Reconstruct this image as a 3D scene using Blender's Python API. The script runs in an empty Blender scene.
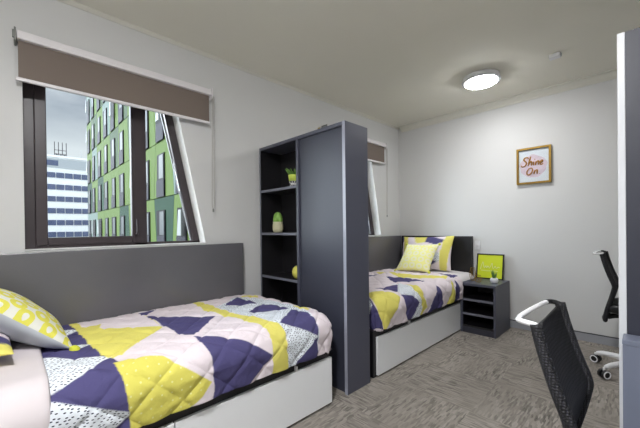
import bpy, bmesh, math, random
from mathutils import Vector, Matrix
random.seed(7)
PI = math.pi
C = bpy.context.scene.collection
scene = bpy.context.scene

# ------------------------------------------------------------------ materials
def lin(c):
    f = lambda v: v / 12.92 if v <= 0.04045 else ((v + 0.055) / 1.055) ** 2.4
    return tuple(f(v / 255.0) for v in c)

class NT:
    def __init__(self, name):
        self.m = bpy.data.materials.new(name); self.m.use_nodes = True
        self.t = self.m.node_tree; self.n = self.t.nodes; self.l = self.t.links
        self.b = self.n['Principled BSDF']; self.out = self.n['Material Output']
    def node(self, kind, **kw):
        n = self.n.new(kind)
        for k, v in kw.items():
            if k.startswith('i_'): n.inputs[k[2:].replace('_', ' ')].default_value = v
            else: setattr(n, k, v)
        return n
    def link(self, a, b): self.l.new(a, b)
    def mix(self, fac, a, b, blend='MIX'):
        n = self.n.new('ShaderNodeMix'); n.data_type = 'RGBA'; n.blend_type = blend
        for s, v in ((0, fac), (6, a), (7, b)):
            if hasattr(v, 'links'): self.link(v, n.inputs[s])
            elif s == 0: n.inputs[0].default_value = v
            else: n.inputs[s].default_value = (*v, 1)
        return n.outputs[2]
    def math(self, op, a, b=0.0, c=None):
        n = self.n.new('ShaderNodeMath'); n.operation = op
        for i, v in enumerate((a, b) if c is None else (a, b, c)):
            if hasattr(v, 'links'): self.link(v, n.inputs[i])
            else: n.inputs[i].default_value = v
        return n.outputs[0]
    def bump(self, h, s=0.2, d=0.01):
        n = self.n.new('ShaderNodeBump'); n.inputs['Strength'].default_value = s; n.inputs['Distance'].default_value = d
        self.link(h, n.inputs['Height']); self.link(n.outputs[0], self.b.inputs['Normal'])

def mat(name, col, rough=0.5, metal=0.0, spec=0.5, var=0.0, vscale=20.0, bump=0.0, bscale=200.0):
    k = NT(name); k.b.inputs['Roughness'].default_value = rough; k.b.inputs['Metallic'].default_value = metal
    k.b.inputs['Specular IOR Level'].default_value = spec
    c = lin(col); tc = k.node('ShaderNodeTexCoord')
    if var:
        nz = k.node('ShaderNodeTexNoise', i_Scale=vscale, i_Detail=4.0); k.link(tc.outputs['Object'], nz.inputs['Vector'])
        k.link(k.mix(nz.outputs['Fac'], tuple(v * (1 - var) for v in c), tuple(min(1, v * (1 + var)) for v in c)), k.b.inputs['Base Color'])
    else: k.b.inputs['Base Color'].default_value = (*c, 1)
    if bump:
        nb = k.node('ShaderNodeTexNoise', i_Scale=bscale, i_Detail=3.0); k.link(tc.outputs['Object'], nb.inputs['Vector'])
        k.bump(nb.outputs['Fac'], bump, 0.004)
    return k.m

LAMP, ADDED_LAMP, SUN, GLOW, EXPO = 85.0, 290.0, 0.3, 17.0, 0.10
M = {}
M['wall'] = mat('wall_paint', (211, 211, 210), 0.75, spec=0.2, var=0.015, vscale=3, bump=0.03, bscale=300)
M['ceil'] = mat('ceiling_paint', (234, 231, 219), 0.8, spec=0.2, var=0.015, vscale=3)
M['cornice'] = mat('cornice_paint', (216, 214, 204), 0.7, spec=0.2)
M['skirt'] = mat('skirting_grey', (158, 160, 166), 0.45, var=0.03)
M['skirt_shadow'] = mat('skirting_shadow', (38, 38, 42), 0.5)  # shadow along the skirting top, as a dark colour
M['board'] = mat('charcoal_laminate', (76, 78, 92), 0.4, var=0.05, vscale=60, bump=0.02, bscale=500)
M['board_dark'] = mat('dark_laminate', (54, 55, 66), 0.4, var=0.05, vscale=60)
M['board_edge_sheen'] = mat('laminate_edge_sheen', (152, 155, 169), 0.3)  # light reflected off the front edge, put into the colour
M['board_black_shade'] = mat('black_laminate_and_shade', (26, 25, 28), 0.45, var=0.05)  # black boards; also stands in for shade inside the shelf units
M['panel_dark'] = mat('recessed_panel_laminate', (58, 60, 73), 0.45, var=0.05, vscale=60)
M['divider_dark'] = mat('divider_laminate', (46, 48, 60), 0.45, var=0.05, vscale=60)
M['band'] = mat('edge_banding', (112, 114, 126), 0.35)
M['head'] = mat('headboard_laminate', (97, 96, 100), 0.24, spec=0.9, var=0.05, vscale=8)
M['white_board'] = mat('white_laminate', (234, 236, 238), 0.4, var=0.01)
M['white_edge'] = mat('white_edge_strip', (208, 210, 214), 0.35)
M['white_plastic'] = mat('white_plastic', (232, 232, 234), 0.35)
M['pale_block'] = mat('pale_blue_grey_laminate', (112, 118, 136), 0.35, var=0.04)
M['grey_plastic'] = mat('grey_plastic', (170, 170, 174), 0.4)
M['black_plastic'] = mat('black_plastic', (17, 17, 20), 0.4)
M['blind'] = mat('taupe_blind_fabric', (122, 111, 103), 0.85, spec=0.2, var=0.05, vscale=300, bump=0.05, bscale=800)
M['blind_white'] = mat('blind_white_metal', (226, 222, 224), 0.4)
M['chain'] = mat('blind_chain', (176, 172, 166), 0.5)
M['bracket'] = mat('bracket_metal', (120, 122, 118), 0.35, metal=0.6)
M['winframe'] = mat('dark_window_frame', (62, 54, 57), 0.35, var=0.05)
M['wingrey'] = mat('grey_window_frame', (120, 118, 122), 0.35)
M['reveal'] = mat('white_reveal_paint', (246, 246, 244), 0.6)
M['gold'] = mat('gold_frame', (152, 120, 50), 0.38, metal=0.55)
M['gold_ink'] = mat('gold_ink', (176, 124, 60), 0.35, metal=0.35)
M['brass'] = mat('brass_clip', (176, 160, 96), 0.4, metal=0.5)
M['paper'] = mat('white_paper', (222, 222, 232), 0.7)
M['pink_ink'] = mat('pink_watercolour', (216, 194, 208), 0.8, var=0.12, vscale=14)
M['lime_print'] = mat('lime_print', (206, 218, 36), 0.45, var=0.04, vscale=6)
M['pale_ink'] = mat('pale_print_ink', (222, 226, 160), 0.6)
M['leaf'] = mat('succulent_leaf', (92, 132, 52), 0.5, var=0.25, vscale=60)
M['leaf2'] = mat('cactus_skin', (128, 172, 78), 0.55, var=0.2, vscale=90)
M['lime_glaze'] = mat('lime_glaze', (206, 224, 96), 0.35)
M['pot_white'] = mat('white_pot', (226, 226, 228), 0.4)
M['pot_beige'] = mat('beige_pot', (196, 192, 160), 0.6, var=0.12, vscale=60)
M['soil'] = mat('soil', (60, 46, 36), 0.9, var=0.3, vscale=200)
M['yellow_ball'] = mat('yellow_ornament', (206, 200, 92), 0.5, var=0.05)
M['sheet'] = mat('pinkish_sheet', (208, 200, 202), 0.85, spec=0.2, var=0.03, vscale=12, bump=0.12, bscale=26)
M['sheet_white'] = mat('white_sheet', (226, 222, 226), 0.85, spec=0.2, bump=0.25, bscale=24)
M['mattress'] = mat('mattress_ticking', (210, 206, 206), 0.9, spec=0.2, var=0.03)
M['chrome'] = mat('satin_silver', (206, 208, 212), 0.3, metal=0.35)
M['mint'] = mat('facade_mint', (114, 128, 122), 0.6, spec=0.05)
M['lgreen'] = mat('facade_light_green', (95, 115, 60), 0.6, spec=0.05, var=0.03, vscale=0.6)
M['dgreen'] = mat('facade_dark_green', (41, 67, 52), 0.6, spec=0.05, var=0.03, vscale=0.6)
M['ggreen'] = mat('facade_grey_green', (77, 92, 70), 0.6, spec=0.05)
M['spandrel'] = mat('facade_spandrel', (50, 48, 57), 0.5, spec=0.05)
M['fdark'] = mat('facade_dark_reveal', (14, 14, 17), 0.5, spec=0.05)
M['fwhite'] = mat('facade_white_frame', (128, 131, 132), 0.5)
M['fglass'] = mat('facade_glass', (40, 47, 54), 0.3, spec=0.1, var=0.3, vscale=1.2)
M['offwhite'] = mat('office_concrete', (246, 248, 248), 0.7, var=0.03, vscale=0.2)
M['offgrey'] = mat('office_plant_level', (176, 182, 186), 0.7)
M['offglass'] = mat('office_glass', (74, 86, 118), 0.2, var=0.4, vscale=0.5)
M['asphalt'] = mat('pale_paving', (196, 194, 188), 0.9, var=0.1, vscale=0.3)
M['pattern_pot'] = None

# patterned fabric: colours live in a colour attribute, prints in a float attribute
def quilt_mat(name, px=1.0):
    k = NT(name); k.b.inputs['Roughness'].default_value = 0.85; k.b.inputs['Specular IOR Level'].default_value = 0.2
    a = k.node('ShaderNodeAttribute', attribute_name='patch_colour'); t = k.node('ShaderNodeAttribute', attribute_name='patch_print')
    uv = k.node('ShaderNodeUVMap'); uv.uv_map = 'flat'
    mp = k.node('ShaderNodeMapping'); mp.inputs['Rotation'].default_value = (0, 0, 0.5); mp.inputs['Scale'].default_value = (98 * px, 46 * px, 1)
    k.link(uv.outputs[0], mp.inputs[0])
    v = k.node('ShaderNodeTexVoronoi', i_Scale=1.0, i_Randomness=0.55); v.voronoi_dimensions = '2D'; k.link(mp.outputs[0], v.inputs['Vector'])
    dash = k.math('LESS_THAN', v.outputs['Distance'], 0.21)
    dash = k.math('MULTIPLY', dash, k.math('COMPARE', t.outputs['Fac'], 1.0, 0.3))
    v2 = k.node('ShaderNodeTexVoronoi', i_Scale=24.0 * px, i_Randomness=0.25); v2.voronoi_dimensions = '2D'; k.link(uv.outputs[0], v2.inputs['Vector'])
    dot = k.math('LESS_THAN', v2.outputs['Distance'], 0.10)
    dot = k.math('MULTIPLY', dot, k.math('COMPARE', t.outputs['Fac'], -1.0, 0.3))
    c1 = k.mix(dash, a.outputs['Color'], lin((40, 40, 66)))
    c2 = k.mix(dot, c1, lin((222, 220, 150)))
    k.link(c2, k.b.inputs['Base Color'])
    nz = k.node('ShaderNodeTexNoise', i_Scale=22.0, i_Detail=3.0); k.link(uv.outputs[0], nz.inputs['Vector'])
    k.bump(nz.outputs['Fac'], 0.55, 0.014)
    return k.m
M['quilt'] = quilt_mat('patchwork_cotton')

def ring_mat():
    k = NT('lime_ring_print'); k.b.inputs['Roughness'].default_value = 0.85; k.b.inputs['Specular IOR Level'].default_value = 0.2
    uv = k.node('ShaderNodeUVMap'); uv.uv_map = 'flat'
    mp = k.node('ShaderNodeMapping'); mp.inputs['Scale'].default_value = (13, 13, 1); mp.inputs['Rotation'].default_value = (0, 0, 0.785); k.link(uv.outputs[0], mp.inputs[0])
    v = k.node('ShaderNodeTexVoronoi', i_Scale=1.0, i_Randomness=0.12); v.voronoi_dimensions = '2D'; k.link(mp.outputs[0], v.inputs['Vector'])
    d = v.outputs['Distance']
    ring = k.math('MULTIPLY', k.math('GREATER_THAN', d, 0.17), k.math('LESS_THAN', d, 0.47))
    k.link(k.mix(ring, lin((222, 222, 212)), lin((220, 214, 92))), k.b.inputs['Base Color'])
    nz = k.node('ShaderNodeTexNoise', i_Scale=9.0); k.link(uv.outputs[0], nz.inputs['Vector']); k.bump(nz.outputs['Fac'], 0.2, 0.02)
    return k.m
M['ring'] = ring_mat()
def soft_ring():
    k = NT('pale_lime_print'); k.b.inputs['Roughness'].default_value = 0.85; k.b.inputs['Specular IOR Level'].default_value = 0.2
    uv = k.node('ShaderNodeUVMap'); uv.uv_map = 'flat'
    v = k.node('ShaderNodeTexVoronoi', i_Scale=11.0, i_Randomness=0.1); v.voronoi_dimensions = '2D'; k.link(uv.outputs[0], v.inputs['Vector'])
    d = v.outputs['Distance']
    ring = k.math('MULTIPLY', k.math('GREATER_THAN', d, 0.2), k.math('LESS_THAN', d, 0.42))
    k.link(k.mix(ring, lin((236, 232, 150)), lin((232, 230, 196))), k.b.inputs['Base Color'])
    nz = k.node('ShaderNodeTexNoise', i_Scale=9.0); k.link(uv.outputs[0], nz.inputs['Vector']); k.bump(nz.outputs['Fac'], 0.2, 0.02)
    return k.m
M['ring2'] = soft_ring()
M['cushion_back'] = mat('cushion_grey_back', (184, 189, 195), 0.85, spec=0.2, bump=0.1, bscale=60)
M['pom'] = mat('lime_tassel', (206, 210, 66), 0.9, var=0.2, vscale=200, bump=0.5, bscale=300)

def carpet():
    k = NT('woven_carpet_tiles'); k.b.inputs['Roughness'].default_value = 0.95; k.b.inputs['Specular IOR Level'].default_value = 0.1
    tc = k.node('ShaderNodeTexCoord'); ob = tc.outputs['Object']
    ch = k.node('ShaderNodeTexChecker', i_Scale=2.0); ch.inputs['Color1'].default_value = (0, 0, 0, 1); ch.inputs['Color2'].default_value = (1, 1, 1, 1)
    k.link(ob, ch.inputs['Vector'])
    def weave(sx, sy):
        mp = k.node('ShaderNodeMapping'); mp.inputs['Scale'].default_value = (sx, sy, 1); k.link(ob, mp.inputs[0])
        a = k.node('ShaderNodeTexNoise', i_Scale=1.0, i_Detail=3.0, i_Roughness=0.6); k.link(mp.outputs[0], a.inputs['Vector'])
        c = k.node('ShaderNodeTexVoronoi', i_Scale=1.0, i_Randomness=0.75); c.voronoi_dimensions = '2D'; c.distance = 'CHEBYCHEV'
        mq = k.node('ShaderNodeMapping'); mq.inputs['Scale'].default_value = (sx * .7, sy * .8, 1); k.link(ob, mq.inputs[0]); k.link(mq.outputs[0], c.inputs['Vector'])
        s = k.node('ShaderNodeSeparateColor'); k.link(c.outputs['Color'], s.inputs[0])
        return k.math('ADD', k.math('MULTIPLY', a.outputs['Fac'], .30), k.math('MULTIPLY_ADD', s.outputs[0], .34, .21))
    w = k.node('ShaderNodeMix'); w.data_type = 'FLOAT'
    k.link(ch.outputs['Fac'], w.inputs[0]); k.link(weave(22, 150), w.inputs[2]); k.link(weave(150, 22), w.inputs[3])
    big = k.node('ShaderNodeTexNoise', i_Scale=2.3, i_Detail=3.0); k.link(ob, big.inputs['Vector'])
    patch = k.node('ShaderNodeTexNoise', i_Scale=4.0, i_Detail=3.0); k.link(ob, patch.inputs['Vector'])
    gn = k.node('ShaderNodeMapRange'); k.link(patch.outputs['Fac'], gn.inputs['Value'])
    for nm, v in (('From Min', .38), ('From Max', .64), ('To Min', .5), ('To Max', 1.25)): gn.inputs[nm].default_value = v
    f = k.math('ADD', k.math('MULTIPLY_ADD', k.math('SUBTRACT', w.outputs[0], 0.54), gn.outputs[0], 0.5), k.math('MULTIPLY', k.math('SUBTRACT', big.outputs['Fac'], .5), 0.3))
    r = k.node('ShaderNodeValToRGB'); e = r.color_ramp.elements
    e[0].position = 0.22; e[0].color = (*lin((92, 88, 84)), 1); e[1].position = 0.70; e[1].color = (*lin((162, 155, 147)), 1)
    m = e.new(0.46); m.color = (*lin((138, 132, 125)), 1)
    k.link(f, r.inputs[0]); k.link(r.outputs[0], k.b.inputs['Base Color'])
    fine = k.node('ShaderNodeTexNoise', i_Scale=420.0); k.link(ob, fine.inputs['Vector'])
    k.bump(k.math('ADD', w.outputs[0], k.math('MULTIPLY', fine.outputs['Fac'], 0.4)), 0.4, 0.006)
    return k.m
M['carpet'] = carpet()

def mesh_fabric():
    k = NT('black_chair_mesh'); k.b.inputs['Roughness'].default_value = 0.6
    uv = k.node('ShaderNodeTexCoord')
    mp = k.node('ShaderNodeMapping'); mp.inputs['Scale'].default_value = (110, 110, 110); k.link(uv.outputs['Object'], mp.inputs[0])
    v = k.node('ShaderNodeTexVoronoi', i_Scale=1.0, i_Randomness=0.1); k.link(mp.outputs[0], v.inputs['Vector'])
    g = k.math('LESS_THAN', v.outputs['Distance'], 0.33)
    k.link(k.mix(g, lin((11, 11, 14)), lin((20, 20, 26))), k.b.inputs['Base Color'])
    k.bump(v.outputs['Distance'], 0.5, 0.004)
    return k.m
M['mesh'] = mesh_fabric()
def rib_fabric():
    k = NT('ribbed_black_webbing'); k.b.inputs['Roughness'].default_value = 0.6
    tc = k.node('ShaderNodeTexCoord')
    v = k.node('ShaderNodeTexVoronoi', i_Scale=140.0, i_Randomness=0.2); k.link(tc.outputs['Object'], v.inputs['Vector'])
    g = k.math('LESS_THAN', v.outputs['Distance'], 0.3)
    k.link(k.mix(g, lin((15, 15, 20)), lin((48, 48, 60))), k.b.inputs['Base Color']); k.bump(v.outputs['Distance'], 0.8, 0.006)
    return k.m
M['rib'] = rib_fabric()

def glass():
    k = NT('window_glass'); k.n.remove(k.b)
    tr = k.node('ShaderNodeBsdfTransparent'); tr.inputs[0].default_value = (0.96, 0.98, 0.97, 1)
    gl = k.node('ShaderNodeBsdfGlossy'); gl.inputs['Roughness'].default_value = 0.02
    fr = k.node('ShaderNodeFresnel'); fr.inputs[0].default_value = 1.18
    mx = k.node('ShaderNodeMixShader'); k.link(fr.outputs[0], mx.inputs[0]); k.link(tr.outputs[0], mx.inputs[1]); k.link(gl.outputs[0], mx.inputs[2])
    k.link(mx.outputs[0], k.out.inputs[0]); return k.m
M['glass'] = glass()
def lampglow(power):
    k = NT('lamp_diffuser'); k.b.inputs['Base Color'].default_value = (0.9, 0.9, 0.9, 1)
    k.b.inputs['Emission Color'].default_value = (0.98, 0.985, 1.0, 1); k.b.inputs['Emission Strength'].default_value = power
    return k.m
def pot_pattern():
    k = NT('black_white_pot'); tc = k.node('ShaderNodeTexCoord'); ch = k.node('ShaderNodeTexChecker', i_Scale=60.0); k.link(tc.outputs['Object'], ch.inputs['Vector'])
    k.link(k.mix(ch.outputs['Fac'], lin((230, 230, 230)), lin((40, 40, 44))), k.b.inputs['Base Color']); return k.m
M['pattern_pot'] = pot_pattern()

# ------------------------------------------------------------------ mesh building
class MB:
    def __init__(self): self.v = []; self.f = []; self.mi = []
    def add(self, vs, fs, mi=0):
        o = len(self.v); self.v += [tuple(p) for p in vs]
        for f in fs: self.f.append(tuple(i + o for i in f)); self.mi.append(mi)
        return self
    def box(self, x0, x1, y0, y1, z0, z1, mi=0):
        p = [(x0,y0,z0),(x1,y0,z0),(x1,y1,z0),(x0,y1,z0),(x0,y0,z1),(x1,y0,z1),(x1,y1,z1),(x0,y1,z1)]
        return self.add(p, [(0,3,2,1),(4,5,6,7),(0,1,5,4),(1,2,6,5),(2,3,7,6),(3,0,4,7)], mi)
    def prism(self, poly, axis, a, b, mi=0):
        """poly: 2D points in the other two axes (order x<y<z), extruded along axis from a to b"""
        def P(q, t):
            if axis == 0: return (t, q[0], q[1])
            if axis == 1: return (q[0], t, q[1])
            return (q[0], q[1], t)
        n = len(poly); vs = [P(q, a) for q in poly] + [P(q, b) for q in poly]
        fs = [tuple(range(n - 1, -1, -1)), tuple(range(n, 2 * n))] + [(i, (i + 1) % n, n + (i + 1) % n, n + i) for i in range(n)]
        return self.add(vs, fs, mi)
    def tube(self, pts, r, seg=8, closed=False, mi=0):
        pts = [Vector(p) for p in pts]; n = len(pts); rings = []
        rad = r if isinstance(r, (list, tuple)) else [r] * n
        up = None
        for i, p in enumerate(pts):
            a = pts[(i - 1) % n] if (closed or i > 0) else p
            b = pts[(i + 1) % n] if (closed or i < n - 1) else p
            d = (b - a).normalized()
            if up is None:
                up = Vector((0, 0, 1)) if abs(d.z) < 0.9 else Vector((1, 0, 0))
            s = d.cross(up); s.normalize(); u = s.cross(d); u.normalize(); up = u
            rings.append([p + (s * math.cos(2*PI*k/seg) + u * math.sin(2*PI*k/seg)) * rad[i] for k in range(seg)])
        vs = [q for R in rings for q in R]; fs = []
        for i in range(n if closed else n - 1):
            j = (i + 1) % n
            for k in range(seg): fs.append((i*seg+k, i*seg+(k+1) % seg, j*seg+(k+1) % seg, j*seg+k))
        if not closed: fs += [tuple(range(seg - 1, -1, -1)), tuple((n-1)*seg + k for k in range(seg))]
        return self.add(vs, fs, mi)
    def lathe(self, prof, c=(0, 0, 0), seg=24, mi=0):
        vs = []; fs = []; n = len(prof)
        for r, z in prof:
            for k in range(seg): vs.append((c[0] + r*math.cos(2*PI*k/seg), c[1] + r*math.sin(2*PI*k/seg), c[2] + z))
        for i in range(n - 1):
            for k in range(seg): fs.append((i*seg+k, i*seg+(k+1) % seg, (i+1)*seg+(k+1) % seg, (i+1)*seg+k))
        fs += [tuple(range(seg - 1, -1, -1)), tuple((n-1)*seg + k for k in range(seg))]
        return self.add(vs, fs, mi)
    def ball(self, c, r, seg=14, rings=9, mi=0):
        rx, ry, rz = r if isinstance(r, (tuple, list)) else (r, r, r)
        vs = []; fs = []
        for i in range(1, rings):
            t = PI * i / rings
            for k in range(seg):
                a = 2*PI*k/seg; vs.append((c[0]+rx*math.sin(t)*math.cos(a), c[1]+ry*math.sin(t)*math.sin(a), c[2]+rz*math.cos(t)))
        top = len(vs); vs += [(c[0], c[1], c[2]+rz), (c[0], c[1], c[2]-rz)]
        for i in range(rings - 2):
            for k in range(seg): fs.append((i*seg+k, (i+1)*seg+k, (i+1)*seg+(k+1) % seg, i*seg+(k+1) % seg))
        for k in range(seg):
            fs.append((top, k, (k+1) % seg)); fs.append((top+1, (rings-2)*seg+(k+1) % seg, (rings-2)*seg+k))
        return self.add(vs, fs, mi)
    def build(self, name, m, parent=None, smooth=False, bevel=0.0, loc=None):
        me = bpy.data.meshes.new(name); off = Vector((0, 0, 0))
        me.from_pydata(self.v, [], self.f)
        for mm in (m if isinstance(m, (list, tuple)) else [m]): me.materials.append(mm)
        for p, i in zip(me.polygons, self.mi): p.material_index = i; p.use_smooth = smooth
        bm = bmesh.new(); bm.from_mesh(me); bmesh.ops.recalc_face_normals(bm, faces=bm.faces); bm.to_mesh(me); bm.free()
        o = bpy.data.objects.new(name, me); C.objects.link(o)
        if parent: o.parent = parent
        if loc is not None: o.location = loc
        if bevel:
            b = o.modifiers.new('bevel', 'BEVEL'); b.width = bevel; b.segments = 2; b.limit_method = 'ANGLE'; b.angle_limit = 0.7
            b.harden_normals = False
        return o

def tag(o, label, cat, group=None):
    o['label'] = label; o['category'] = cat
    if group: o['group'] = group
    return o
def thing(name, label, cat, loc=(0, 0, 0), rz=0.0, group=None):
    o = bpy.data.objects.new(name, None); C.objects.link(o); o.location = loc; o.rotation_euler = (0, 0, rz)
    o.empty_display_size = 0.1
    return tag(o, label, cat, group)
def struct(o): o['kind'] = 'structure'; return o
def kids(o): return [c for c in bpy.data.objects if c.parent == o]
def dup(o, loc, rz, label, parent=None):
    c = o.copy(); C.objects.link(c)
    if parent: c.parent = parent
    else:
        c.location = loc; c.rotation_euler = (0, 0, rz); c['label'] = label
    for k in kids(o): dup(k, None, None, None, c)
    return c
def smoothline(pts, n=6):
    out = []; P = [Vector(p) for p in pts]
    for i in range(len(P) - 1):
        p0 = P[max(i-1, 0)]; p1 = P[i]; p2 = P[i+1]; p3 = P[min(i+2, len(P)-1)]
        for k in range(n):
            t = k / n
            out.append(0.5*((2*p1) + (p2-p0)*t + (2*p0-5*p1+4*p2-p3)*t*t + (3*p1-p0-3*p2+p3)*t**3))
    out.append(P[-1]); return out

def origin(o):
    """put a top-level mesh's origin at its base centre"""
    vs = [v.co for v in o.data.vertices]
    c = Vector(((min(v.x for v in vs)+max(v.x for v in vs))/2, (min(v.y for v in vs)+max(v.y for v in vs))/2, min(v.z for v in vs)))
    o.data.transform(Matrix.Translation(-c)); o.location = c; return o
def woff(o):
    v = Vector((0, 0, 0))
    while o: v += o.location; o = o.parent
    return v
def part(mb, name, m, parent, **kw):
    """mb is in world coordinates; the part is stored relative to its parent"""
    d = woff(parent); mb.v = [tuple(Vector(p) - d) for p in mb.v]
    return mb.build(name, m, parent, **kw)
def solo(mb, name, m, label, cat, group=None, **kw):
    return tag(origin(mb.build(name, m, **kw)), label, cat, group)
def setting(mb, name, m, **kw): return struct(origin(mb.build(name, m, **kw)))
def box(*a): return MB().box(*a)

# ------------------------------------------------------------------ room shell
XW, YB, ZC, XR, YF = -2.63, 4.26, 2.70, 1.02, -1.0
TH = 0.15
setting(box(XW-TH, XR+.15, YF-.15, YB+.15, -0.15, 0), 'floor', M['carpet'])
setting(box(XW-TH, XR+.15, YF-.15, YB+.15, ZC, ZC+0.15), 'ceiling', M['ceil'])
setting(box(XW-TH, XR+.15, YB, YB+.15, 0, ZC), 'wall_back', M['wall'])
setting(box(XR, XR+.15, YF, YB, 0, ZC), 'wall_right', M['wall'])
setting(box(XW-TH, XR+.15, YF-.15, YF, 0, ZC), 'wall_front', M['wall'])
# left wall with two openings, each with one raked side
SILL, HEADZ, DY = 1.085, 2.26, 2.575
RK = lambda z: 1.205 - 0.207 * (z - SILL)
wl = MB()
wl.prism([(YF, 0), (YB, 0), (YB, SILL), (YF, SILL)], 0, XW-TH, XW)
wl.prism([(YF, HEADZ), (YB, HEADZ), (YB, ZC), (YF, ZC)], 0, XW-TH, XW)
wl.prism([(YF, SILL), (0.07, SILL), (0.07, HEADZ), (YF, HEADZ)], 0, XW-TH, XW)
wl.prism([(RK(SILL), SILL), (0.07+DY, SILL), (0.07+DY, HEADZ), (RK(HEADZ), HEADZ)], 0, XW-TH, XW)
wl.prism([(RK(SILL)+DY, SILL), (YB, SILL), (YB, HEADZ), (RK(HEADZ)+DY, HEADZ)], 0, XW-TH, XW)
setting(wl, 'wall_left', M['wall'])
# cornices
def cornice(poly, axis, a, b, n): setting(MB().prism(poly, axis, a, b), n, M['cornice'])
cornice([(XW, ZC), (XW, ZC-.022), (XW+.006, ZC-.022), (XW+.02, ZC-.006), (XW+.024, ZC)], 1, YF, YB, 'trim_1')
cornice([(YB, ZC), (YB, ZC-.075), (YB-.012, ZC-.075), (YB-.016, ZC-.055), (YB-.05, ZC-.02), (YB-.075, ZC-.014), (YB-.075, ZC)], 0, XW+.06, XR, 'trim_2')
b = setting(box(XW, XR, YB-.016, YB, 0, .082), 'baseboard_back', M['skirt'])
part(box(XW, XR, YB-.018, YB, .082, .088), 'shadow_line', M['skirt_shadow'], b)  # dark strip standing for the shadow line on top
b = setting(box(XW, XW+.014, YF, YB-.02, 0, .082), 'baseboard_left', M['skirt'])
b = setting(box(XR-.014, XR, YF, YB-.02, 0, .082), 'baseboard_right', M['skirt'])

# windows
def window(n, dy):
    X0, X1 = XW-TH+.005, XW-.11
    root = bpy.data.objects.new('window_%d' % n, None); C.objects.link(root); root.location = (XW-TH/2, .07+dy, SILL); struct(root)
    def P(poly, a, b): return MB().prism([(y+dy, z) for y, z in poly], 0, a, b)
    fr = P([(.07, SILL), (.125, SILL), (.125, HEADZ), (.07, HEADZ)], X0, X1)
    fr.prism([(y+dy, z) for y, z in [(.125, SILL), (1.2, SILL), (1.2, SILL+.022), (.125, SILL+.022)]], 0, X0, X1)
    fr.prism([(y+dy, z) for y, z in [(.07, HEADZ-.05), (RK(HEADZ), HEADZ-.05), (RK(HEADZ), HEADZ), (.07, HEADZ)]], 0, X0, X1)
    part(fr, 'window_frame', M['winframe'], root, bevel=.003)
    part(P([(.690, SILL), (.778, SILL), (.778, HEADZ), (.690, HEADZ)], X0, X1), 'mullion', M['winframe'], root, bevel=.003)
    rk = P([(RK(SILL)-.066, SILL), (RK(SILL)-.004, SILL), (RK(HEADZ)-.004, HEADZ), (RK(HEADZ)-.066, HEADZ)], X0, X1)
    part(rk, 'raked_frame', M['winframe'], root, bevel=.003)
    part(P([(RK(SILL)-.082, SILL+.02), (RK(SILL)-.066, SILL+.02), (RK(HEADZ)-.066, HEADZ-.05), (RK(HEADZ)-.082, HEADZ-.05)], X0+.01, X1-.012), 'glazing_bead', M['wingrey'], root)
    s = P([(.125, SILL+.022), (.184, SILL+.022), (.184, HEADZ-.05), (.125, HEADZ-.05)], X0+.004, X1+.012)
    for q in ([(.672, SILL+.022), (.692, SILL+.022), (.692, HEADZ-.05), (.672, HEADZ-.05)],
              [(.184, SILL+.022), (.672, SILL+.022), (.672, SILL+.073), (.184, SILL+.073)],
              [(.184, HEADZ-.11), (.672, HEADZ-.11), (.672, HEADZ-.05), (.184, HEADZ-.05)]):
        s.prism([(y+dy, z) for y, z in q], 0, X0+.004, X1+.012)
    sash = part(s, 'opening_sash', M['winframe'], root, bevel=.004)
    h = MB().tube(smoothline([(X1+.012, .700+dy, 1.17), (X1+.035, .702+dy, 1.18), (X1+.038, .703+dy, 1.22), (X1+.034, .70+dy, 1.28)]), .008)
    part(h, 'handle', M['winframe'], sash, smooth=True)
    Xg = X0 + .03
    part(P([(.184, SILL+.073), (.672, SILL+.073), (.672, HEADZ-.11), (.184, HEADZ-.11)], Xg, Xg+.006), 'pane', M['glass'], root)
    part(P([(.778, SILL+.022), (RK(SILL+.02)-.082, SILL+.022), (RK(HEADZ-.05)-.082, HEADZ-.05), (.778, HEADZ-.05)], Xg, Xg+.006), 'pane', M['glass'], root)
    # lining of the opening: raked jamb and sill
    e = .004
    part(P([(RK(SILL)-e, SILL), (RK(SILL), SILL), (RK(HEADZ), HEADZ), (RK(HEADZ)-e, HEADZ)], X1, XW+.002), 'raked_jamb', M['reveal'], root)
    part(P([(.07, SILL), (RK(SILL)-e, SILL), (RK(SILL)-e, SILL+e), (.07, SILL+e)], X1, XW+.006), 'window_sill', M['reveal'], root)
    return root
window(1, 0.0); window(2, DY)

# roller blinds
def blind(dy, label):
    t = thing('roller_blind', label, 'blind', (-2.58, .64+dy, 2.085), 0, 'roller blinds over the windows')
    part(box(-2.622, -2.545, .046+dy, 1.232+dy, 2.325, 2.375), 'headrail', M['blind_white'], t, bevel=.006)
    part(box(-2.578, -2.574, .052+dy, 1.222+dy, 2.105, 2.326), 'fabric', M['blind'], t)
    part(box(-2.586, -2.566, .040+dy, 1.226+dy, 2.088, 2.108), 'bottom_rail', M['blind_white'], t, bevel=.003)
    br = box(-2.63, -2.54, .036+dy, .045+dy, 2.31, 2.385); br.box(-2.56, -2.545, .028+dy, .037+dy, 2.325, 2.37)
    part(br, 'end_bracket', M['bracket'], t, bevel=.002)
    part(box(-2.63, -2.54, 1.233+dy, 1.243+dy, 2.30, 2.385), 'end_bracket', M['blind_white'], t, bevel=.002)
    ch = MB().tube([(-2.545, 1.240+dy, 2.32), (-2.548, 1.226+dy, 1.42), (-2.548, 1.229+dy, 1.385), (-2.548, 1.236+dy, 1.37), (-2.548, 1.243+dy, 1.385), (-2.548, 1.246+dy, 1.42), (-2.545, 1.252+dy, 2.32)], .0026, 6)
    c = part(ch, 'pull_chain', M['chain'], t, smooth=True)
    part(MB().lathe([(.002, .03), (.006, .028), (.007, .004), (.003, 0)], (-2.548, 1.236+dy, 1.345), 8), 'chain_weight', M['bracket'], c)
    return t
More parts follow.
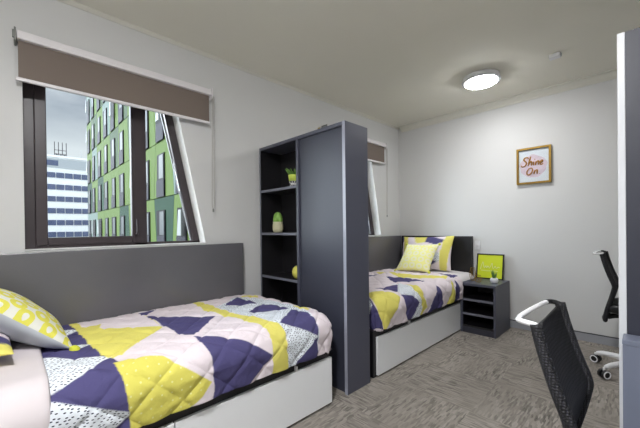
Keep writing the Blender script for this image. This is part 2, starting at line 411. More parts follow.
blind(0, 'taupe roller blind over the large window above the near bed')
blind(DY, 'taupe roller blind at the far window, half hidden behind the tall shelf divider')

# ------------------------------------------------------------------ ceiling
def lamp(x, y, label):
    t = thing('ceiling_light', label, 'light', (x, y, 2.60), 0, 'round ceiling lights')
    part(MB().lathe([(.166, 2.6995), (.168, 2.690), (.168, 2.650), (.152, 2.647), (.001, 2.648)], (x, y, 0), 48), 'housing', M['white_plastic'], t, smooth=True)
    part(MB().tube([(x + .171 * math.cos(2*PI*q/48), y + .171 * math.sin(2*PI*q/48), 2.656) for q in range(48)], .006, 8, closed=True), 'trim_ring', M['chrome'], t, smooth=True)
    part(MB().lathe([(.001, 2.618), (.06, 2.620), (.11, 2.626), (.138, 2.634), (.149, 2.642), (.150, 2.6465), (.001, 2.6468)][::-1], (x, y, 0), 48), 'diffuser', M['lamp'], t, smooth=True)
M['lamp'] = lampglow(LAMP)
lamp(-1.157, 3.419, 'round white ceiling light, lit, towards the far end of the room')
M['lamp'] = lampglow(ADDED_LAMP)  # added lamp, unseen, put in to brighten the room
lamp(-.40, -0.10, 'added round ceiling light near the viewer, outside the view, to brighten the room')
t = thing('ceiling_sensor', 'small white box sensor on the ceiling beyond the round light', 'sensor', (-.553, 3.44, 2.662))
part(box(-.595, -.515, 3.415, 3.475, 2.664, 2.70), 'housing', M['white_plastic'], t, bevel=.006)
part(box(-.515, -.508, 3.425, 3.465, 2.672, 2.695), 'grey_side', M['grey_plastic'], t)  # plain grey plate on the right side

# ------------------------------------------------------------------ soft things
COL = {'N': (78, 74, 116), 'Y': (222, 213, 110), 'D': (224, 230, 236), 'W': (232, 230, 234), 'P': (226, 215, 220), 'T': (212, 204, 98)}
PRN = {'D': 1.0, 'T': -1.0}
B1 = [
('N',[(-2.53,0.135),(-2.53,0.22),(-1.925,0.21),(-1.67,0.225),(-1.505,0.245),(-1.425,0.26),(-1.245,0.275),(-1.23,0.24),(-1.23,0.0),(-1.475,0.0),(-1.96,0.0)]),
('Y',[(-2.53,0.185),(-2.525,0.335),(-2.455,0.44),(-2.49,0.545),(-2.015,0.545),(-1.95,0.54),(-1.875,0.455),(-1.795,0.38),(-1.715,0.315),(-1.63,0.25),(-1.71,0.225),(-1.925,0.21)]),
('P',[(-2.52,0.35),(-2.525,0.455),(-2.48,0.545),(-2.19,0.54),(-1.975,0.545),(-2.045,0.445),(-2.09,0.395),(-2.18,0.275)]),
('P',[(-2.53,0.21),(-2.525,0.335),(-2.285,0.345),(-2.295,0.245),(-2.31,0.21)]),
('D',[(-1.855,0.0),(-1.765,0.105),(-1.7,0.185),(-1.665,0.235),(-1.545,0.11),(-1.5,0.01),(-1.495,0.0)]),
('D',[(-1.945,0.105),(-1.94,0.205),(-1.885,0.155),(-1.885,0.11)]),
('D',[(-2.31,0.105),(-2.245,0.18),(-2.19,0.11),(-2.205,0.07)]),
('D',[(-1.48,0.0),(-1.42,0.12),(-1.345,0.265),(-1.29,0.185),(-1.23,0.115),(-1.23,0.0)]),
('T',[(-1.57,0.24),(-1.57,0.3),(-1.55,0.355),(-1.53,0.4),(-1.465,0.46),(-1.41,0.53),(-1.35,0.6),(-1.295,0.55),(-1.235,0.455),(-1.23,0.345),(-1.23,0.255),(-1.245,0.28),(-1.355,0.27),(-1.44,0.26),(-1.5,0.255)]),
('N',[(-2.265,0.54),(-2.105,0.695),(-1.95,0.865),(-1.805,0.73),(-1.675,0.605),(-1.72,0.57),(-1.885,0.55),(-2.045,0.555)]),
('N',[(-2.44,0.54),(-2.525,0.68),(-2.4,0.615),(-2.285,0.55),(-2.32,0.53)]),
('N',[(-1.655,0.595),(-1.55,0.705),(-1.485,0.81),(-1.38,0.95),(-1.35,0.925),(-1.235,0.775),(-1.23,0.675),(-1.23,0.595),(-1.305,0.615),(-1.4,0.605),(-1.465,0.605),(-1.535,0.59)]),
('Y',[(-2.525,0.93),(-2.525,0.99),(-2.085,0.96),(-1.86,0.985),(-1.735,1.02),(-1.565,1.05),(-1.48,1.06),(-1.385,1.055),(-1.325,1.065),(-1.235,1.075),(-1.23,1.03),(-1.23,0.925),(-1.23,0.965),(-1.4,0.95),(-1.49,0.96),(-1.59,0.95),(-1.835,0.92),(-1.955,0.895),(-2.15,0.875)]),
('D',[(-2.53,1.0),(-2.505,1.19),(-2.295,1.285),(-2.155,1.355),(-1.97,1.365),(-1.775,1.39),(-1.56,1.33),(-1.46,1.315),(-1.39,1.31),(-1.265,1.31),(-1.23,1.27),(-1.23,1.15),(-1.23,1.04),(-1.235,1.075),(-1.345,1.06),(-1.475,1.06),(-1.565,1.05),(-1.745,1.025),(-1.865,0.99),(-2.105,0.97)]),
('P',[(-2.53,0.98),(-2.53,1.205),(-2.42,1.265),(-2.22,1.07),(-2.18,0.97)]),
('N',[(-2.155,1.03),(-2.255,1.13),(-2.35,1.245),(-2.175,1.24),(-2.04,1.235),(-2.105,1.13)]),
('N',[(-1.865,1.05),(-2.02,1.265),(-1.755,1.31),(-1.785,1.155)]),
('N',[(-1.54,1.065),(-1.72,1.31),(-1.57,1.32),(-1.465,1.315),(-1.4,1.3),(-1.46,1.195)]),
('N',[(-1.395,1.3),(-1.265,1.31),(-1.23,1.27),(-1.23,1.145),(-1.23,1.055),(-1.23,1.085),(-1.315,1.185)]),
('Y',[(-1.79,1.375),(-1.785,1.41),(-1.63,1.405),(-1.605,1.355)]),
('Y',[(-2.355,1.275),(-2.37,1.32),(-2.28,1.4),(-2.205,1.35)])]
B2 = [
('Y',[(-1.74,1.56),(-1.68,1.505),(-1.575,1.405),(-1.475,1.33),(-1.395,1.435),(-1.315,1.52),(-1.24,1.64),(-1.255,1.675),(-1.33,1.685),(-1.425,1.695),(-1.53,1.65),(-1.605,1.61),(-1.72,1.585)]),
('N',[(-1.675,1.65),(-1.61,1.615),(-1.53,1.66),(-1.42,1.695),(-1.325,1.69),(-1.24,1.695),(-1.515,1.895),(-1.675,1.815)]),
('D',[(-1.675,1.65),(-1.615,1.62),(-1.54,1.67),(-1.54,1.74),(-1.65,1.79)]),
('N',[(-1.725,1.375),(-1.69,1.235),(-1.67,1.075),(-1.53,1.305),(-1.605,1.36)]),
('N',[(-2.06,0.69),(-1.865,0.65),(-1.58,0.695),(-1.68,0.85),(-1.77,0.985)]),
('D',[(-1.75,1.145),(-1.705,0.985),(-1.515,1.065),(-1.44,1.035),(-1.35,1.0),(-1.24,0.995),(-1.24,1.24),(-1.33,1.275),(-1.435,1.305),(-1.5,1.295),(-1.53,1.305),(-1.67,1.07)]),
('Y',[(-1.635,1.015),(-1.53,0.955),(-1.42,0.965),(-1.315,0.9),(-1.24,0.995),(-1.24,1.03),(-1.33,0.995),(-1.44,1.035),(-1.515,1.065)]),
('N',[(-1.495,1.3),(-1.455,1.145),(-1.385,1.055),(-1.315,1.12),(-1.25,1.175),(-1.24,1.23),(-1.33,1.275),(-1.43,1.305)]),
('N',[(-1.495,0.645),(-1.47,0.63),(-1.405,0.6),(-1.29,0.555),(-1.24,0.605),(-1.24,0.89),(-1.31,0.825),(-1.375,0.765),(-1.43,0.7)]),
('Y',[(-1.495,0.3),(-1.455,0.29),(-1.4,0.285),(-1.245,0.235),(-1.24,0.455),(-1.315,0.405),(-1.39,0.37)]),
('N',[(-1.495,0.21),(-1.42,0.18),(-1.28,0.13),(-1.24,0.22),(-1.245,0.235),(-1.385,0.27)]),
('Y',[(-2.24,0.375),(-2.015,0.4),(-1.745,0.33),(-1.565,0.2),(-1.525,0.345),(-1.685,0.575),(-1.91,0.655),(-2.095,0.515)]),
('N',[(-1.73,0.105),(-1.6,0.12),(-1.52,0.05),(-1.52,0.25)]),
('N',[(-2.26,0.8),(-2.195,0.635),(-2.19,0.825)]),
('Y',[(-2.34,0.51),(-2.305,0.42),(-2.22,0.445),(-2.235,0.58)]),
('P',[(-2.17,0.92),(-2.115,0.785),(-1.985,0.83),(-1.945,1.025),(-2.02,1.115)])]

LCOL = {k: lin(v) for k, v in COL.items()}
def inside(p, poly):
    x, y = p; c = False; n = len(poly); j = n - 1
    for i in range(n):
        xi, yi = poly[i]; xj, yj = poly[j]
        if (yi > y) != (yj > y) and x < (xj - xi) * (y - yi) / (yj - yi) + xi: c = not c
        j = i
    return c
def patchwork(o, flat, polys, base='P', soft=0.0014):
    me = o.data
    bb = [(k, P, min(q[0] for q in P), max(q[0] for q in P), min(q[1] for q in P), max(q[1] for q in P)) for k, P in polys]
    ca = me.color_attributes.new('patch_colour', 'FLOAT_COLOR', 'POINT'); me.attributes.new('patch_print', 'FLOAT', 'POINT')
    ca = me.color_attributes['patch_colour']; pa = me.attributes['patch_print']
    for i, p in enumerate(flat):
        acc = [0, 0, 0]; near = [q for q in bb if q[2] - .01 <= p[0] <= q[3] + .01 and q[4] - .01 <= p[1] <= q[5] + .01]
        for ox, oy in ((-soft, -soft), (soft, -soft), (-soft, soft), (soft, soft)):
            s = (p[0] + ox, p[1] + oy); key = base
            for k, P, x0, x1, y0, y1 in near:
                if inside(s, P): key = k
            c = LCOL[key]; acc = [a + v / 4 for a, v in zip(acc, c)]
        ca.data[i].color = (*acc, 1); pa.data[i].value = PRN.get(key, 0.0)
    uvmap(me, flat)
def uvmap(me, flat):
    uv = me.uv_layers.new(name='flat')
    for l in me.loops: uv.data[l.index].uv = flat[l.vertex_index]

def cloth(name, x0, xo, yi, yo, foot, top, R, Lmax, puff, m, step=.004, edge_roll=False, lift=0.0, sd=1, thick=.012):
    """bed cover: flat sheet draped over the front edge and the foot edge with a rounded corner"""
    rnd = random.Random(sd)
    xi = xo - R; span = abs(yo - yi); ye = span - (0 if edge_roll else R)
    nx = int((xi + Lmax - x0) / step) + 1; ny = int((ye + (0 if edge_roll else Lmax)) / step) + 1
    vs = []; fl = []; fs = []
    ph = [rnd.uniform(0, 6.28) for _ in range(8)]
    for i in range(nx + 1):
        A = x0 + (xi + Lmax - x0) * i / nx
        for j in range(ny + 1):
            B = (ye + (0 if edge_roll else Lmax)) * j / ny
            vx = max(A - xi, 0); vy = 0 if edge_roll else max(B - ye, 0); L = math.hypot(vx, vy)
            dx, dy = (vx / L, vy / L) if L > 1e-9 else (0, 0); L = min(L, Lmax)
            th = min(L / R, PI / 2); tk = max(L - R * PI / 2, 0)
            h = R * math.sin(th) - .12 * tk; g = R * (1 - math.cos(th)) + tk
            w = min(max((A - x0) / .3, 0), 1)
            x = min(A, xi) + dx * h; y = min(B, ye) + dy * h; z = top - .03 * (1 - w) ** 2 - g
            n = Vector((dx * math.sin(th), foot * dy * math.sin(th), math.cos(th)))
            # quilted diamonds, gathered seams and soft wrinkles
            q = 0.0
            if puff:
                wob = .012 * math.sin(9 * A + ph[0]) + .012 * math.sin(11 * B + ph[1])
                u = (A + .9 * B + wob) / .20; v = (A - .9 * B + wob) / .20
                du = abs(math.sin(PI * u)); dv = abs(math.sin(PI * v))
                q += puff * ((min(du, .5) / .5) ** .5 * (min(dv, .5) / .5) ** .5)
                q += .004 * math.sin(23 * A + 8 * B + ph[2]) * math.sin(17 * B - 6 * A + ph[3]) + .0016 * math.sin(61 * A - 33 * B + ph[6]) * math.sin(47 * B + 28 * A + ph[7])
                if tk > 0: q += .006 * min(tk / .1, 1) * math.sin(26 * B + ph[4])
            else:
                q += .004 * math.sin(11 * A + 5 * B + ph[2]) * math.sin(9 * B + ph[3]) + .003 * min(tk / .1, 1) * math.sin(22 * B + ph[4])
            q += lift
            if edge_roll:
                e = max(0, 1 - (span - B) / .03); q -= (lift + .002) * (1 - math.sqrt(max(0, 1 - e * e)))
            P = Vector((x, yi + foot * y, z)) + n * q
            vs.append(P); fl.append((A, B))
    for i in range(nx):
        for j in range(ny):
            a = i * (ny + 1) + j; f = (a, a + ny + 1, a + ny + 2, a + 1)
            fs.append(f if foot > 0 else f[::-1])
    me = bpy.data.meshes.new(name); c = Vector((xo - .5, yi + foot * span / 2, top - .3))
    me.from_pydata([tuple(v - c) for v in vs], [], fs); me.materials.append(m)
    for p in me.polygons: p.use_smooth = True
    o = bpy.data.objects.new(name, me); C.objects.link(o); o.location = c
    s = o.modifiers.new('thickness', 'SOLIDIFY'); s.thickness = thick; s.offset = -1
    return o, fl

def pillow(name, a, b, T, mats, loc, rot, polys=None, base='P', n=44, floppy=.07):
    """two puffed faces meeting in a seam; mats = front, back"""
    vs = []; fl = []; fs = []; mi = []
    def pt(u, v, s):
        x = a * u * (1 - floppy * (1 - v * v) ** 1.0 * abs(u) ** 2); y = b * v * (1 - floppy * (1 - u * u) * abs(v) ** 2)
        h = T * max(0, (1 - u ** 2) * (1 - v ** 2)) ** .5 * (1 + .05 * math.sin(5 * u + 2 * v) * math.sin(4 * v + s))
        return (x, y, s * h)
    for s in (1, -1):
        o0 = len(vs)
        for i in range(n + 1):
            for j in range(n + 1):
                u = -math.cos(PI * i / n); v = -math.cos(PI * j / n)
                vs.append(pt(u, v, s)); fl.append((a * u, b * v))
        for i in range(n):
            for j in range(n):
                p = o0 + i * (n + 1) + j; f = (p, p + n + 1, p + n + 2, p + 1)
                fs.append(f if s > 0 else f[::-1]); mi.append(0 if s > 0 else 1)
    me = bpy.data.meshes.new(name); me.from_pydata(vs, [], fs)
    for m in mats: me.materials.append(m)
    for p, k in zip(me.polygons, mi): p.material_index = k if len(mats) > 1 else 0; p.use_smooth = True
    o = bpy.data.objects.new(name, me); C.objects.link(o); o.location = loc; o.rotation_mode = 'QUATERNION'; o.rotation_quaternion = rot
    if polys is not None: patchwork(o, fl, polys, base)
    else: uvmap(me, fl)
    return o
def frame_rot(xa, ya):
    x = Vector(xa).normalized(); y = Vector(ya); y = (y - x * y.dot(x)).normalized(); z = x.cross(y)
    return Matrix((x, y, z)).transposed().to_quaternion()

# ------------------------------------------------------------------ beds
def bed(y0, y1, foot_y, label, drawers, tabs, panel, head_at_back):
    t = thing('storage_bed', label, 'bed', (-2.0, (y0+y1)/2, 0), 0, 'storage beds along the window wall')
    part(box(-2.55, -1.522, y0, y1, 0, .370), 'base', M['board_black_shade'], t, bevel=.003)
    for a, b in drawers: part(box(-1.521, -1.500, a, b, .016, .322), 'drawer_front', M['white_board'], t, bevel=.002)
    for y in tabs: part(box(-1.5205, -1.499, y-.005, y+.005, .3225, .352), 'white_tab', M['white_plastic'], t)
    part(box(-2.614, -2.555, panel[0], panel[1], 0, 1.073), 'side_panel', M['head'], t, bevel=.003)
    if head_at_back: part(box(-2.554, -1.545, 4.195, 4.238, 0, 1.073), 'headboard', M['board_black_shade'], t, bevel=.003)
    else: part(box(-2.554, -1.55, -.70, -.66, 0, 1.073), 'headboard', M['board_black_shade'], t, bevel=.003)
    return t
bed(-.655, 1.56, 1.56, 'near dark storage bed with white drawer fronts under the large window', [(-.64, .527), (.533, 1.562)], [1.253], (-.70, 1.523), False)
bed(2.06, 4.19, 2.06, 'far dark storage bed with white drawer front beside the nightstand', [(2.095, 4.185)], [2.589], (2.04, 4.19), True)
def mattress(y0, y1, label):
    o = solo(box(-2.545, -1.535, y0, y1, .372, .592), 'mattress', M['mattress'], label, 'mattress', 'mattresses')
    b = o.modifiers.new('bevel', 'BEVEL'); b.width = .06; b.segments = 4
    return o
mattress(-.65, 1.50, 'mattress of the near bed, under the patchwork quilt and sheet')
mattress(2.16, 4.18, 'mattress of the far bed, under the patchwork quilt')
q, fl = cloth('quilt', -2.545, -1.462, .09-.09, 1.585, 1, .632,   .12, .318, .011, M['quilt'], sd=3)
patchwork(q, [(a, b) for a, b in fl], [(k, [(x, y + .09 - (.022 if k in 'YT' and y < .31 else 0)) for x, y in P]) for k, P in B1])
uvname = q.data; tag(q, 'navy, yellow and pink patchwork quilt on the near bed', 'quilt', 'patchwork quilts')
q, fl = cloth('quilt', -2.545, -1.462, 3.685, 2.075, -1, .637, .12, .328, .011, M['quilt'], sd=8)
patchwork(q, fl, [(k, [(x, y - .055) for x, y in P]) for k, P in B2]); tag(q, 'navy, yellow and white patchwork quilt on the far bed', 'quilt', 'patchwork quilts')
s, fl = cloth('sheet', -2.54, -1.458, -.60, .10, 1, .652, .125, .325, 0, M['sheet'], edge_roll=True, lift=.012, sd=5, thick=.012)
uvmap(s.data, fl); tag(s, 'pinkish white sheet turned down at the head of the near bed', 'sheet')
s, fl = cloth('sheet', -2.54, -1.51, 4.17, 3.60, -1, .618, .09, .25, 0, M['sheet_white'], edge_roll=True, lift=.0, sd=6)
uvmap(s.data, fl); tag(s, 'plain white sheet showing at the pillow end of the far bed', 'sheet')

# pillows and cushions
cs, sn = math.cos(math.radians(42)), math.sin(math.radians(42))
A_ = .225
cc = Vector((-2.095, .180, .650)) + Vector((0, -cs, sn)) * .225
cu = pillow('cushion', A_, .24, .085, [M['ring'], M['cushion_back']], cc, frame_rot((-1, -.10, -.02), (0, -cs, sn)))
tag(cu, 'lime ring patterned cushion with pale grey back leaning on the near bed', 'cushion', 'yellow cushions')
for sx in (1, -1):
    for sy in (1, -1):
        pm = MB(); pm.ball((0, 0, 0), (.026, .024, .02), 12, 8)
        pm.v = [(x * (1 + .12 * math.sin(9 * y * 100)), y, z) for x, y, z in pm.v]
        pm.v = [(x + sx * (A_ + .004), y + sy * (.24 + .004), z) for x, y, z in pm.v]
        o = pm.build('tassel', M['pom'], cu, smooth=True)
PPOLY = [('N', [(-.40, .1), (-.24, .27), (-.40, .27)]), ('N', [(-.40, -.27), (-.22, -.27), (-.36, .02)]), ('Y', [(-.36, .27), (-.27, -.27), (-.2, -.27), (-.28, .27)]),
         ('Y', [(-.2, .27), (.12, .27), (.0, .13), (-.12, .12)]), ('N', [(.0, .27), (.30, .16), (.16, .10), (.02, .14)]), ('N', [(.02, -.06), (.20, -.13), (.04, -.22), (-.06, -.16)]),
         ('Y', [(.24, -.27), (.32, -.27), (.40, .27), (.28, .27), (.24, .0)]), ('D', [(.08, -.03), (.24, .0), (.24, -.12), (.2, -.13)])]
p = pillow('pillow', .375, .235, .085, [M['quilt']], (-2.10, 4.045, .845), frame_rot((1, 0, 0.03), (0, .30, .95)), PPOLY)
tag(p, 'navy, yellow and pink patchwork pillow standing against the far bed headboard', 'pillow', 'patchwork pillows')
p = pillow('pillow', .35, .22, .075, [M['quilt']], (-2.10, -.205, .765), frame_rot((-1, 0, 0), (0, -.97, .22)), [('N', [(-.18, -.3), (-.5, -.3), (-.5, .02), (-.24, .04)]), ('Y', [(-.25, -.3), (-.40, -.3), (-.40, -.135), (-.30, -.12)]), ('N', [(.4, -.2), (-.1, -.2), (0, .2), (.4, .1)])])
tag(p, 'navy and pink patchwork pillow at the head of the near bed, behind the lime cushion', 'pillow', 'patchwork pillows')
c2 = pillow('cushion', .222, .230, .075, [M['ring2']], (-2.02, 3.68, .815), frame_rot((1, .05, .03), (-.10, .70, .66)), floppy=.10)
tag(c2, 'pale lime square cushion with tufted corners on the far bed', 'cushion', 'yellow cushions')
for sx in (1, -1):
    for sy in (1, -1): MB().ball((sx * .222, sy * .230, 0), (.018, .018, .014), 10, 7).build('tassel', M['pom'], c2, smooth=True)

# ------------------------------------------------------------------ dividers
def shelf_divider():
    x0, x1, y0, y1, H = -2.582, -1.497, 1.722, 1.985, 1.966
    t = thing('shelf_divider', 'tall charcoal room divider with open shelves between the two beds', 'bookcase', ((x0+x1)/2, (y0+y1)/2, 0))
    part(box(x0, x0+.02, y0, y1, 0, H), 'side_panel', M['board_black_shade'], t, bevel=.002)
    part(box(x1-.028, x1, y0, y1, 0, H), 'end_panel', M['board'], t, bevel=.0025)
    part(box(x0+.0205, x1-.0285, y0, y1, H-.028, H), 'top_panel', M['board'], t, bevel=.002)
    part(box(x0+.0205, x1-.0285, y1-.02, y1-.0005, 0, H-.0285), 'back_panel', M['board_black_shade'], t)  # same board as outside, blackened for the shade within
    part(box(x0+.0005, x0+.0195, y0-.0012, y0-.0001, 0, H), 'edge_strip', M['band'], t)
    part(box(-2.044, -2.017, y0, y1-.0205, 0, H-.0285), 'upright', M['board'], t, bevel=.002)
    part(box(-2.0165, x1-.0285, y0+.018, y0+.036, .0, H-.0285), 'front_panel', M['panel_dark'], t)
    part(box(x1-.0275, x1-.0005, y0-.0012, y0, .0, H), 'edge_strip', M['board_edge_sheen'], t)  # paler strip imitates light reflecting off the edge
    for z in (1.562, 1.163, .764, .365): 
        s = part(box(x0+.0205, -2.0445, y0+.005, y1-.0205, z-.022, z), 'shelf', M['board_black_shade'], t)  # shelf shade painted in as black
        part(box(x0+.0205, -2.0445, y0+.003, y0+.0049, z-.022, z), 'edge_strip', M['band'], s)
    return t
shelf_divider()
def right_divider():
    x0, x1, y0, y1, H = -.080, 1.0, 1.76, 2.04, 1.966
    t = thing('room_divider', 'tall charcoal divider with a white front edge at the right side of the photo', 'room divider', ((x0+x1)/2, (y0+y1)/2, 0))
    part(box(x0, x0+.0235, y0, y1, 0, H), 'edge_panel', M['white_edge'], t, bevel=.002)
    part(box(x0+.024, x1, y0+.004, y0+.03, 0, H-.0), 'front_panel', M['divider_dark'], t)
    part(box(x0+.024, x1, y0+.0305, y1, 0, H), 'body', M['board_dark'], t, bevel=.002)
    part(box(x1-.02, x1, y0+.0, y0+.0035, 0, H), 'edge_strip', M['white_edge'], t)
right_divider()
t = thing('side_cabinet', 'low blue grey cabinet standing against the white edged divider, at the right photo edge', 'cabinet', (.25, 1.715, 0))
part(box(-.066, .55, 1.665, 1.755, .05, .744), 'body', M['pale_block'], t, bevel=.003)
part(box(-.067, .552, 1.662, 1.757, .7445, .764), 'top', M['pale_block'], t, bevel=.002)
part(box(-.05, .54, 1.68, 1.75, 0, .0495), 'plinth', M['board_black_shade'], t)

# things on the shelves
def succulent(x, y, z, label, kind):
    if kind == 0:
        t = thing('potted_succulent', label, 'plant', (x, y, z))
        part(MB().lathe([(.030, 0), (.034, .004), (.042, .05), (.0425, .051)], (x, y, z), 24), 'pot', M['pattern_pot'], t, smooth=True)
        part(MB().lathe([(.0425, .0512), (.049, .10), (.049, .106), (.042, .106), (.040, .092)], (x, y, z), 24), 'pot_rim', M['lime_glaze'], t, smooth=True)
        part(MB().lathe([(.0395, .090), (.0395, .097), (.001, .099)], (x, y, z), 16), 'soil', M['soil'], t)
        lf = MB(); r = random.Random(4)
        for k in range(17):
            a = 2.4 * k; s = .02 + .022 * (k % 3) / 2; L = .05 + .05 * r.random(); tilt = .25 + .75 * (k % 4) / 3
            d = Vector((math.cos(a) * tilt, math.sin(a) * tilt, 1)).normalized(); p = Vector((x + s * .5 * math.cos(a), y + s * .5 * math.sin(a), z + .094))
            lf.tube([p, p + d * L * .45 + Vector((0, 0, -.002)), p + d * L * .8, p + d * L], [.006, .0085, .005, .001], 6)
        part(lf, 'leaves', M['leaf'], t, smooth=True)
    else:
        t = thing('potted_cactus', label, 'plant', (x, y, z))
        part(MB().lathe([(.035, 0), (.042, .004), (.050, .03), (.050, .07), (.044, .088), (.050, .10), (.046, .10), (.043, .09)], (x, y, z), 24), 'pot', M['pot_beige'], t, smooth=True)
        part(MB().lathe([(.042, .086), (.042, .091), (.001, .092)], (x, y, z), 16), 'soil', M['soil'], t)
        cb = MB()
        for (cx, cy, cz, rx, rz) in ((0, 0, .135, .038, .056), (-.026, .0, .122, .026, .036), (.026, .004, .120, .024, .034), (.0, -.024, .120, .022, .034)):
            n0 = len(cb.v); cb.ball((x+cx, y+cy, z+cz), (rx, rx, rz), 24, 12)
            for i in range(n0, len(cb.v)):
                v = Vector(cb.v[i]); d = v - Vector((x+cx, y+cy, z+cz)); a = math.atan2(d.y, d.x)
                d.x *= 1 + .12 * math.cos(12 * a); d.y *= 1 + .12 * math.cos(12 * a); cb.v[i] = tuple(Vector((x+cx, y+cy, z+cz)) + d)
        part(cb, 'cactus_stems', M['leaf2'], t, smooth=True)
    return t
succulent(-2.165, 1.80, 1.5621, 'spiky succulent in a lime and black patterned pot on the upper shelf', 0)
succulent(-2.405, 1.80, 1.1631, 'rounded green cactus in a beige pot on the middle shelf', 1)
t = thing('round_ornament', 'small yellow round ornament on the lower shelf, half hidden by the upright', 'ornament', (-2.112, 1.80, .7641))
part(MB().lathe([(.02, 0), (.04, .004), (.056, .03), (.060, .058), (.052, .088), (.034, .108), (.012, .114), (.001, .112)], (-2.112, 1.80, .7642), 28), 'body', M['yellow_ball'], t, smooth=True)
part(MB().tube([(-2.112, 1.80, .876), (-2.111, 1.80, .886), (-2.108, 1.80, .893)], .004, 6), 'stalk', M['leaf'], t)
t = thing('clip', 'tiny brass clip standing on top of the tall shelf divider', 'clip', (-1.85, 1.80, 1.9661))
part(box(-1.868, -1.845, 1.79, 1.815, 1.9662, 1.972), 'foot', M['brass'], t, bevel=.001)
part(box(-1.868, -1.845, 1.810, 1.815, 1.9722, 2.015), 'plate', M['brass'], t, bevel=.001)

# ------------------------------------------------------------------ nightstand
NX0, NX1, NY0, NY1, NZ = -1.494, -1.122, 3.692, 4.185, .558
t = thing('nightstand', 'charcoal open nightstand with three compartments beside the far bed', 'nightstand', ((NX0+NX1)/2, (NY0+NY1)/2, 0))
part(box(NX0, NX1, NY0-.004, NY1, NZ-.026, NZ), 'top', M['board'], t, bevel=.002)
part(box(NX0, NX0+.024, NY0, NY1, 0, NZ-.0265), 'side_panel', M['board'], t, bevel=.0015)
part(box(NX1-.024, NX1, NY0, NY1, 0, NZ-.0265), 'side_panel', M['board'], t, bevel=.0015)
part(box(NX0+.0245, NX1-.0245, NY1-.02, NY1, .0, NZ-.0265), 'back_panel', M['board_black_shade'], t)  # interior shade put into the board colour
part(box(NX0+.0245, NX0+.026, NY0+.02, NY1-.0205, .09, NZ-.0265), 'inner_shade', M['board_black_shade'], t)  # thin black sheet imitating shade on the inner side
part(box(NX1-.026, NX1-.0245, NY0+.02, NY1-.0205, .09, NZ-.0265), 'inner_shade', M['board_black_shade'], t)  # shade sheet for the opposite side
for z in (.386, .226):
    s = part(box(NX0+.0265, NX1-.0265, NY0+.004, NY1-.0205, z-.024, z), 'shelf', M['board_black_shade'], t)  # black stands for shade in the compartments
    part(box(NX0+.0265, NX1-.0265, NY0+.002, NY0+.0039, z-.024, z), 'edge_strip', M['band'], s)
part(box(NX0+.0245, NX1-.0245, NY0+.006, NY1-.0205, .066, .086), 'bottom_shelf', M['board_black_shade'], t)  # blackened for shade like the shelves above
part(box(NX0+.0245, NX1-.0245, NY0+.003, NY0+.02, 0, .0655), 'kickboard', M['board_dark'], t, bevel=.0015)
# lime print, leaning on the wall
t = thing('framed_print', 'lime green print in a thin black frame leaning on the nightstand', 'picture', (-1.335, 4.15, NZ))
lean = lambda z: 4.150 + (z - NZ) * .18
def leanbox(x0, x1, z0, z1, d0, d1):
    m = MB(); m.prism([(lean(z0+NZ)+d0, z0+NZ), (lean(z0+NZ)+d1, z0+NZ), (lean(z1+NZ)+d1, z1+NZ), (lean(z1+NZ)+d0, z1+NZ)], 0, x0, x1); return m
fr = leanbox(-1.486, -1.474, .001, .300, 0, .022)
for a in ((-1.196, -1.184, .001, .300, 0, .022), (-1.474, -1.196, .001, .012, 0, .022), (-1.474, -1.196, .288, .300, 0, .022)):
    k = leanbox(*a); fr.add(k.v, k.f)
part(fr, 'frame', M['black_plastic'], t)
pr_ = part(leanbox(-1.474, -1.196, .012, .288, .008, .016), 'print', M['lime_print'], t)
sc = MB()
def scr(pts): sc.tube([(x, lean(NZ+z)+.007, NZ+z) for x, z in [(p.x, p.y) for p in smoothline([(a, b, 0) for a, b in pts])]], .0035, 5)
scr([(-1.44, .11), (-1.43, .16), (-1.415, .20), (-1.405, .16), (-1.395, .13), (-1.38, .155), (-1.37, .13), (-1.355, .155), (-1.34, .13), (-1.325, .16), (-1.31, .19), (-1.305, .14), (-1.29, .13), (-1.275, .155), (-1.26, .13), (-1.24, .15), (-1.228, .14)])
scr([(-1.43, .10), (-1.36, .095), (-1.30, .10), (-1.245, .098)])
part(sc, 'script', M['pale_ink'], pr_, smooth=True)
# small pot
x, y, z = -1.200, 3.90, NZ+.0005
t = thing('potted_plant', 'tiny white pot with dark spiky leaves on the nightstand', 'plant', (x, y, z))
part(MB().lathe([(.022, 0), (.034, .004), (.042, .026), (.039, .050), (.031, .056), (.029, .048)], (x, y, z), 24), 'pot', M['pot_white'], t, smooth=True)
lf = MB()
for k in range(13):
    a = 2.4 * k; tl = .08 + .28 * (k % 4) / 3; d = Vector((math.cos(a) * tl, math.sin(a) * tl, 1)).normalized(); p = Vector((x + .010 * math.cos(a), y + .010 * math.sin(a), z + .046)); L = .06 + .045 * ((k * 7) % 5) / 4
    lf.tube([p, p + d * L * .5, p + d * L], [.005, .0065, .001], 6)
part(lf, 'leaves', M['leaf'], t, smooth=True)
